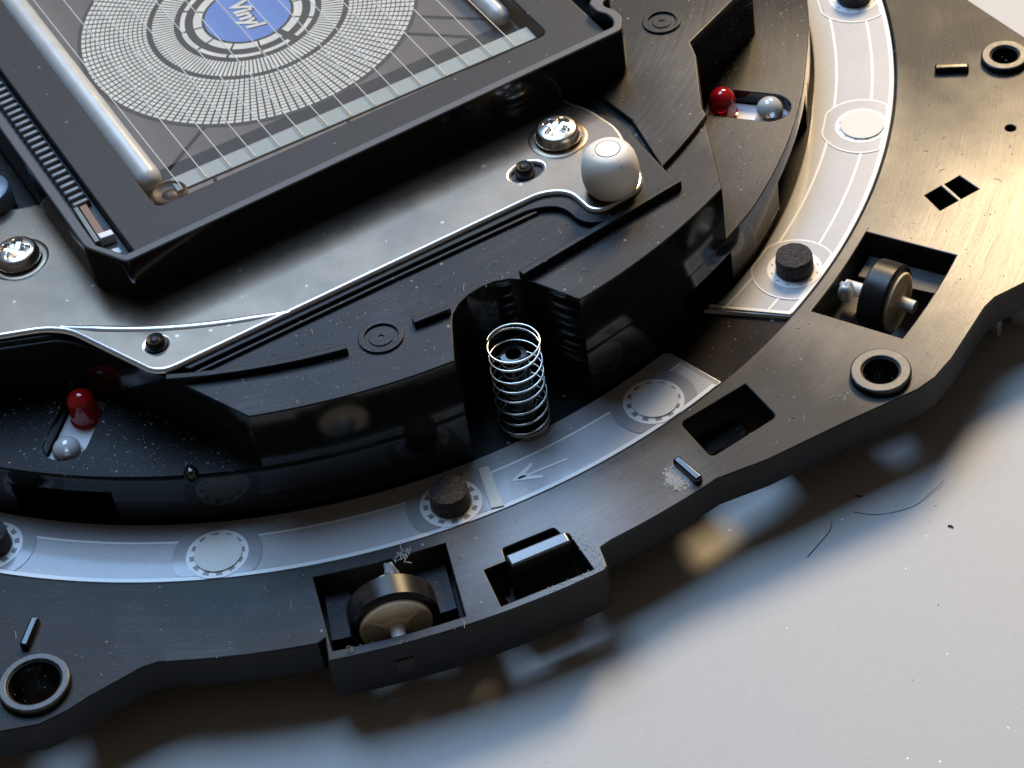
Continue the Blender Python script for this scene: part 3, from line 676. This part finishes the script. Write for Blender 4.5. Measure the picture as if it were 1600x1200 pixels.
# crumbs of dust
def crumbs(name, spots, label, mat='dust'):
    V, F = [], []
    for (x, y, z, s_) in spots:
        o = len(V); a = random.uniform(0, 6.3)
        for k_ in range(4):
            an = a + k_ * math.pi / 2; rr_ = s_ * random.uniform(0.5, 1.2); V.append((x + rr_ * math.cos(an), y + rr_ * math.sin(an), z))
        V.append((x, y, z + s_ * random.uniform(0.5, 1.1)))
        F += [(o, o + 1, o + 4), (o + 1, o + 2, o + 4), (o + 2, o + 3, o + 4), (o + 3, o, o + 4)]
    me = bpy.data.meshes.new(name); me.from_pydata(V, [], F); o = tag(link(name, me, [mat], None, 10), label, 'dust'); o['kind'] = 'stuff'; return o
sp_ = []
for _ in range(1700):
    x, y = random.gauss(0.69, 0.075), random.gauss(-7.60, 0.085)
    if (x - 0.69) ** 2 / 0.028 + (y + 7.6) ** 2 / 0.030 < 1 and x < 0.755: sp_.append((x, y, ZC + 0.001, random.uniform(0.005, 0.013)))
crumbs('dust_patch', sp_, 'round patch of grey crumbs beside the short black radial mark', 'lint')
sp_ = []
for _ in range(260):
    u = random.random(); p = Vector((-0.47, -7.62)).lerp(Vector((-0.43, -8.09)), u) if random.random() < .5 else Vector((-0.44, -8.10)).lerp(Vector((-1.02, -8.06)), u)
    x, y = p.x + random.gauss(0, 0.025), p.y + random.gauss(0, 0.022)
    if math.hypot(x, y) < 8.14 and inside((x, y), [rim]) and not inside((x, y), [latchp]): sp_.append((x, y, ZC + 0.001, random.uniform(0.003, 0.010)))
crumbs('dust_patch', sp_, 'grey crumbs on the corner of the rim round the latch', 'lint')
sp_ = []
for _ in range(90):
    sp_.append((random.gauss(2.46, 0.05), random.gauss(-7.66, 0.035), ZC + 0.001, random.uniform(0.003, 0.008)))
crumbs('dust_patch', sp_, 'small pale scuff of crumbs beside the right eyelet', 'lint')
sp_ = []
while len(sp_) < 900:
    a = random.uniform(-140, -25); r_ = random.uniform(7.05, 8.6); x, y = pol(r_, a)
    if inside((x, y), [inset(clean(rim), 0.03) if False else rim]) and not any(inside((x, y), [h_]) for h_ in (pockA, pockB, hole, latchp, dia1, dia2)): sp_.append((x, y, ZC + 0.001, abs(random.gauss(0, 0.0035)) + 0.0015))
crumbs('dust_specks', sp_, 'scattered pale dust specks on the black rim', 'lint')

V_ = []
def fibres(n, zone, z, label, mat='lint', rad=0.002):
    V, F = [], []; k0 = 0
    while k0 < n:
        p = zone()
        if p is None: continue
        k0 += 1; a = random.uniform(0, 6.28); L = random.uniform(0.03, 0.13); cv = random.uniform(-6, 6)
        o = len(V); q = Vector((p[0], p[1], z))
        for j in range(5):
            for m_ in range(3):
                an = a + math.pi / 2
                V.append((q.x + rad * math.cos(an) * (m_ - 1), q.y + rad * math.sin(an) * (m_ - 1), q.z + (rad * 1.5 if m_ == 1 else 0)))
            q = q + Vector((math.cos(a), math.sin(a), 0)) * L / 4; a += cv * L / 4 * 3
        for j in range(4):
            for m_ in range(2): F.append((o + j * 3 + m_, o + j * 3 + m_ + 1, o + j * 3 + m_ + 4, o + j * 3 + m_ + 3))
    me = bpy.data.meshes.new('fibres'); me.from_pydata(V, [], F); o = tag(link('fibres', me, [mat], None, 80), label, 'lint'); o['kind'] = 'stuff'
def on_rim():
    x, y = pol(random.uniform(7.08, 8.5), random.uniform(-138, -30))
    return (x, y) if inside((x, y), [rim]) and not any(inside((x, y), [h_]) for h_ in (pockA, pockB, hole, latchp, dia1, dia2)) else None
fibres(24, on_rim, ZC + 0.003, 'short pale fibres scattered on the black rim')
def on_plateau():
    x, y = random.uniform(-2.6, 2.3), random.uniform(-6.2, -4.98)
    return (x, y) if math.hypot(x, y) < 6.2 and inside((x, y), [plateau]) and not inside((x, y), [lip]) else None
fibres(34, on_plateau, 1.304, 'short pale fibres and dust on the island top')
sp_ = []
while len(sp_) < 420:
    p = on_plateau()
    if p: sp_.append((p[0], p[1], 1.3005, abs(random.gauss(0, 0.0035)) + 0.0015))
crumbs('dust_specks', sp_, 'scattered pale dust specks on the island top', 'lint')
sp_ = []
while len(sp_) < 700:
    a = random.choice((random.uniform(-150, -116), random.uniform(-64, -25))); r_ = random.uniform(4.6, 6.2); x, y = pol(r_, a)
    if r_ < rin(a) - 0.03 and not inside((x, y), [plateau]) and not inside((x, y), [slot(LA)]) and not inside((x, y), [slot(RA)]): sp_.append((x, y, 0.6305, abs(random.gauss(0, 0.005)) + 0.0015))
crumbs('dust_specks', sp_, 'scattered pale dust on the two sunken ledges beside the island', 'lint')

# ------------------------------------------------------------------ display module
disp = thing('display_module', 'vacuum fluorescent display in a black frame with a round dial pattern', 'display', (0, 0, 1.41))
fo = [(-2.81, -3.80), (2.64, -3.77), (2.76, -3.60), (2.76, -3.44), (2.71, -3.36), (2.71, -3.28), (2.86, -3.2), (2.86, 2.7), (-3.05, 2.7), (-3.05, -3.36)]
fi = [(-2.77, -3.70), (2.60, -3.67), (2.66, -3.58), (2.66, -3.46), (2.60, -3.36), (2.60, -3.2), (2.74, -3.08), (2.74, 2.6), (-2.95, 2.6), (-2.95, -3.40)]
prism('frame', rounded(fo, [0, 1, 2, 3, 4, 5, 6, 9], 0.05, 3), [rounded(fi, [1, 2, 3, 4, 5, 6], 0.04, 3)], 1.415, 1.93, 'frame_top', 'black_gloss', disp, 0.018)
sheet('frame_floor', [rounded(fi, None, 0.02, 2)], 1.43, 'dull_black', disp)
# glass envelope: painted border, clear window, contents below
GX0, GX1, GY0, GY1 = -2.66, 2.58, -3.64, 2.55
win = [(-2.22, -3.12), (2.10, -3.20), (2.10, 2.3), (-2.20, 2.3)]
prism('glass_border', [(GX0, GY0), (GX1, GY0), (GX1, GY1), (GX0, GY1)], [rounded(win, None, 0.1)], 1.44, 1.80, 'pane_border', 'pane_border', disp, 0.02)
prism('glass_pane', rounded([(-2.215, -3.115), (2.095, -3.195), (2.095, 2.295), (-2.195, 2.295)], None, 0.1), [], 1.77, 1.795, 'pane', 'pane', disp, 0)
ZS = 1.50
sheet('substrate', [[(-2.21, -3.11), (2.09, -3.19), (2.09, 2.29), (-2.19, 2.29)]], ZS, 'substrate', disp)
CX, CY = -0.068, -0.549
def dq(r0, r1, a0, a1, z, n=1):
    p = [(CX + r0 * math.cos(R(a0 + (a1 - a0) * i / n)), CY + r0 * math.sin(R(a0 + (a1 - a0) * i / n)), z) for i in range(n + 1)]
    q = [(CX + r1 * math.cos(R(a1 - (a1 - a0) * i / n)), CY + r1 * math.sin(R(a1 - (a1 - a0) * i / n)), z) for i in range(n + 1)]
    return p + q
sheet('dial_ground', [circle(CX, CY, 1.825, 120)], ZS + 0.003, 'trace', disp)
NB = 135; st_ = 360 / NB
o = quads('dial_dots', [dq(1.085 + j * 0.0505, 1.085 + j * 0.0505 + 0.040, i * st_ + 0.32, (i + 1) * st_ - 0.32, ZS + 0.006) for j in range(14) for i in range(NB)], 'phosphor', disp); o['kind'] = 'stuff'
o = quads('dial_bars', [dq(0.79, 1.025, i * st_ + 0.45, (i + 1) * st_ - 0.45, ZS + 0.006) for i in range(NB)], 'phosphor', disp); o['kind'] = 'stuff'
G0 = -73
for r0, r1, nn, g in ((0.675, 0.725, 12, 1.2), (0.495, 0.585, 12, 1.2)):
    for i in range(nn):
        a0 = G0 + i * 360 / nn + (4 if i == 0 else g); a1 = G0 + (i + 1) * 360 / nn - (4 if i == nn - 1 else g)
        quads('dial_segment', [dq(r0, r1, a0, a1, ZS + 0.006, 8)], 'phosphor', disp)
bl = sheet('dial_centre', [circle(CX, CY, 0.462, 64)], ZS + 0.006, 'phosphor_blue', disp)
ln = []
for i in range(-21, 22):
    x = i * 0.021; h_ = math.sqrt(max(0, 0.455 ** 2 - x * x))
    if h_ > 0.02: ln.append([(CX + x - 0.003, CY - h_, ZS + 0.0075), (CX + x + 0.003, CY - h_, ZS + 0.0075), (CX + x + 0.003, CY + h_, ZS + 0.0075), (CX + x - 0.003, CY + h_, ZS + 0.0075)])
quads('centre_lines', ln, 'phosphor_blue_dark', bl)['kind'] = 'stuff'
# the lettering in the blue centre
def text(body, size, loc, rotz, mat, parent, shear=0.0, z_off=0.0):
    cu = bpy.data.curves.new('lettering', 'FONT'); cu.body = body; cu.size = size; cu.shear = shear; cu.align_x = 'CENTER'; cu.align_y = 'CENTER'; cu.offset = 0.010
    ob = bpy.data.objects.new('lettering_src', cu); COL.objects.link(ob)
    dg = bpy.context.evaluated_depsgraph_get(); me = bpy.data.meshes.new_from_object(ob.evaluated_get(dg)); bpy.data.objects.remove(ob)
    me.transform(Matrix.Translation(loc) @ Matrix.Rotation(rotz, 4, 'Z')); me.materials.clear()
    return link('lettering', me, [mat], parent)
text('Vinyl', 0.27, (CX - 0.02, CY + 0.03, ZS + 0.0115), R(-90), 'phosphor', bl, 0.28)
lt2 = text('Vinyl', 0.27, (CX - 0.005, CY + 0.015, ZS + 0.0095), R(-90), 'trace', bl, 0.28); lt2.name = 'lettering_outline'
# substrate traces
def trace(p, q, wd): return to3(frame_box(p, q, wd), ZS + 0.0022)
quads('trace', [trace((-1.95, -2.36), (2.05, -2.52), 0.09)], 'trace_dark', disp)
quads('trace', [trace((-1.20, -1.93), (-1.82, -2.34), 0.022)], 'trace_dark', disp)
quads('trace', [trace((1.36, -1.75), (1.98, -2.32), 0.022)], 'trace_dark', disp)
quads('trace', [trace((1.12, -1.92), (1.62, -2.40), 0.022)], 'trace_dark', disp)
# support strip, seals, getter, filaments
ss = prism('support_strip', [(-1.93, -2.92), (2.04, -3.07), (2.05, -2.85), (-1.92, -2.70)], [], 1.64, 1.70, 'support_strip', 'support_strip', disp, 0.01)
prism('support_foot', [(-1.9, -3.0), (1.98, -3.15), (1.98, -3.075), (-1.9, -2.925)], [], 1.60, 1.68, 'ledge_brown', 'ledge_brown', disp, 0.005)
for x in (-1.55, -0.10, 1.05, 1.5):
    y = -2.96 - 0.038 * (x + 1.9)
    lathe('rivet', [(0.02, 1.66), (0.02, 1.69), (0.002, 1.692)], 'dull_black', ss, (x, y, 0), 12)
tube('seal_bead', [(-2.06, 2.2, ZS + 0.11), (-2.06, -2.45, ZS + 0.11), (-2.055, -2.53, ZS + 0.10), (-2.05, -2.57, ZS + 0.08)], 0.1, 'seal', disp, 20, radii=[0.135, 0.135, 0.11, 0.05])
tube('seal_bead', [(1.97, 2.2, ZS + 0.10), (1.97, -2.38, ZS + 0.10), (1.97, -2.46, ZS + 0.09), (1.97, -2.5, ZS + 0.07)], 0.075, 'seal', disp, 20, radii=[0.11, 0.11, 0.09, 0.04])
lathe('getter', [(0.17, 1.64), (0.18, 1.70), (0.16, 1.715), (0.125, 1.69), (0.08, 1.68), (0.05, 1.70), (0.002, 1.71)], 'getter', disp, (-2.005, -2.89, 0), 36)
xs = [-1.88 + 0.262 * i for i in range(15)]
for i, x in enumerate(xs):
    tube('filament', [(x - 0.02, 2.2, 1.725), (x + 0.0, -2.93 - 0.01 * i, 1.725)], 0.0058, 'wire', disp, 6)
# contact leads in the channel left of the glass
y = 2.3; i = 0
while y > -2.50:
    prism('lead', [(-2.87, y - 0.072), (-2.69, y - 0.072), (-2.69, y), (-2.87, y)], [], 1.661, 1.735, 'lead', 'lead', disp, 0.03); y -= 0.108
prism('lead_bed', [(-2.93, -3.3), (-2.668, -3.45), (-2.668, 2.4), (-2.93, 2.4)], [], 1.44, 1.66, 'lead_bed', 'dull_black', disp, 0)
prism('amber_strip', [(-2.84, -3.05), (-2.76, -3.06), (-2.74, -2.55), (-2.82, -2.55)], [], 1.661, 1.73, 'amber', 'amber', disp, 0.01)
prism('channel_lining', [(-2.90, -3.15), (-2.85, -3.15), (-2.83, -2.55), (-2.88, -2.55)], [], 1.661, 1.745, 'lead', 'lead', disp, 0.01)
prism('end_block', [(-2.84, -3.15), (-2.70, -3.17), (-2.70, -3.08), (-2.84, -3.06)], [], 1.661, 1.76, 'white_plastic', 'white_plastic', disp, 0.015)
prism('end_block', [(-2.80, -3.36), (-2.72, -3.38), (-2.72, -3.28), (-2.80, -3.26)], [], 1.661, 1.69, 'white_plastic', 'white_plastic', disp, 0.02)

# ------------------------------------------------------------------ odds and ends
cp = lathe('round_cap', [(0.26, 1.346), (0.26, 1.52), (0.24, 1.58), (0.18, 1.60), (0.002, 1.605)], 'cap_clear', None, (-3.46, -1.52, 0), 36)
tag(cp, 'smoky round plastic cap behind the plate at the left edge', 'cap')
br = prism('grey_block', rounded([(4.86, -7.12), (5.3, -7.05), (5.4, -7.3), (4.93, -7.34)], None, 0.03), [], TZ + 0.001, -0.46, 'bracket_grey', 'bracket_grey', None, 0.03)
tag(br, 'small light grey block under the right hand rim', 'block')
br = prism('grey_block', rounded([(4.62, -7.02), (4.69, -7.0), (4.71, -7.2), (4.64, -7.22)], None, 0.01), [], TZ + 0.001, -0.55, 'bracket_grey', 'bracket_grey', None, 0.01)
tag(br, 'narrow grey tab left of the grey block under the rim', 'tab')
Z_ = TZ + 0.006
def curve(ps, n=8):
    out = []
    for i in range(len(ps) - 1):
        p0, p1, p2, p3 = [Vector(ps[max(0, min(len(ps) - 1, j))]) for j in (i - 1, i, i + 1, i + 2)]
        for k_ in range(n):
            u = k_ / n
            out.append(0.5 * ((2 * p1) + (p2 - p0) * u + (2 * p0 - 5 * p1 + 4 * p2 - p3) * u * u + (3 * p1 - p0 - 3 * p2 + p3) * u ** 3))
    return out + [Vector(ps[-1])]
tag(tube('hair', curve([(1.91, -8.24, Z_), (1.83, -8.32, Z_), (1.66, -8.39, Z_), (1.48, -8.46, Z_)]), 0.0036, 'hair', None, 5), 'short dark hair on the table below the rim', 'hair', 'hairs on the table')
tag(tube('hair', curve([(2.15, -8.26, Z_), (2.30, -8.41, Z_), (2.50, -8.50, Z_), (2.68, -8.53, Z_), (2.85, -8.50, Z_ + .01), (3.05, -8.46, Z_ + .02)]), 0.0024, 'hair', None, 5), 'long thin curved hair on the table', 'hair', 'hairs on the table')
tag(tube('hair', [(2.755, -8.915, Z_), (2.775, -8.935, Z_ + .005), (2.78, -8.96, Z_)], 0.009, 'hair', None, 5), 'tiny dark fleck right of the long hair', 'fleck', 'hairs on the table')
tag(tube('hair', [(2.28, -8.10, Z_), (2.30, -8.125, Z_ + .004), (2.33, -8.15, Z_)], 0.01, 'hair', None, 5), 'tiny dark fleck above the long hair', 'fleck', 'hairs on the table')
sp_ = [(random.uniform(-6, 9), random.uniform(-14, -6), TZ + 0.001, abs(random.gauss(0, 0.003)) + 0.0015) for _ in range(130)]
crumbs('table_dust', sp_, 'fine pale dust specks scattered on the grey table', 'lint')
reparent_all()
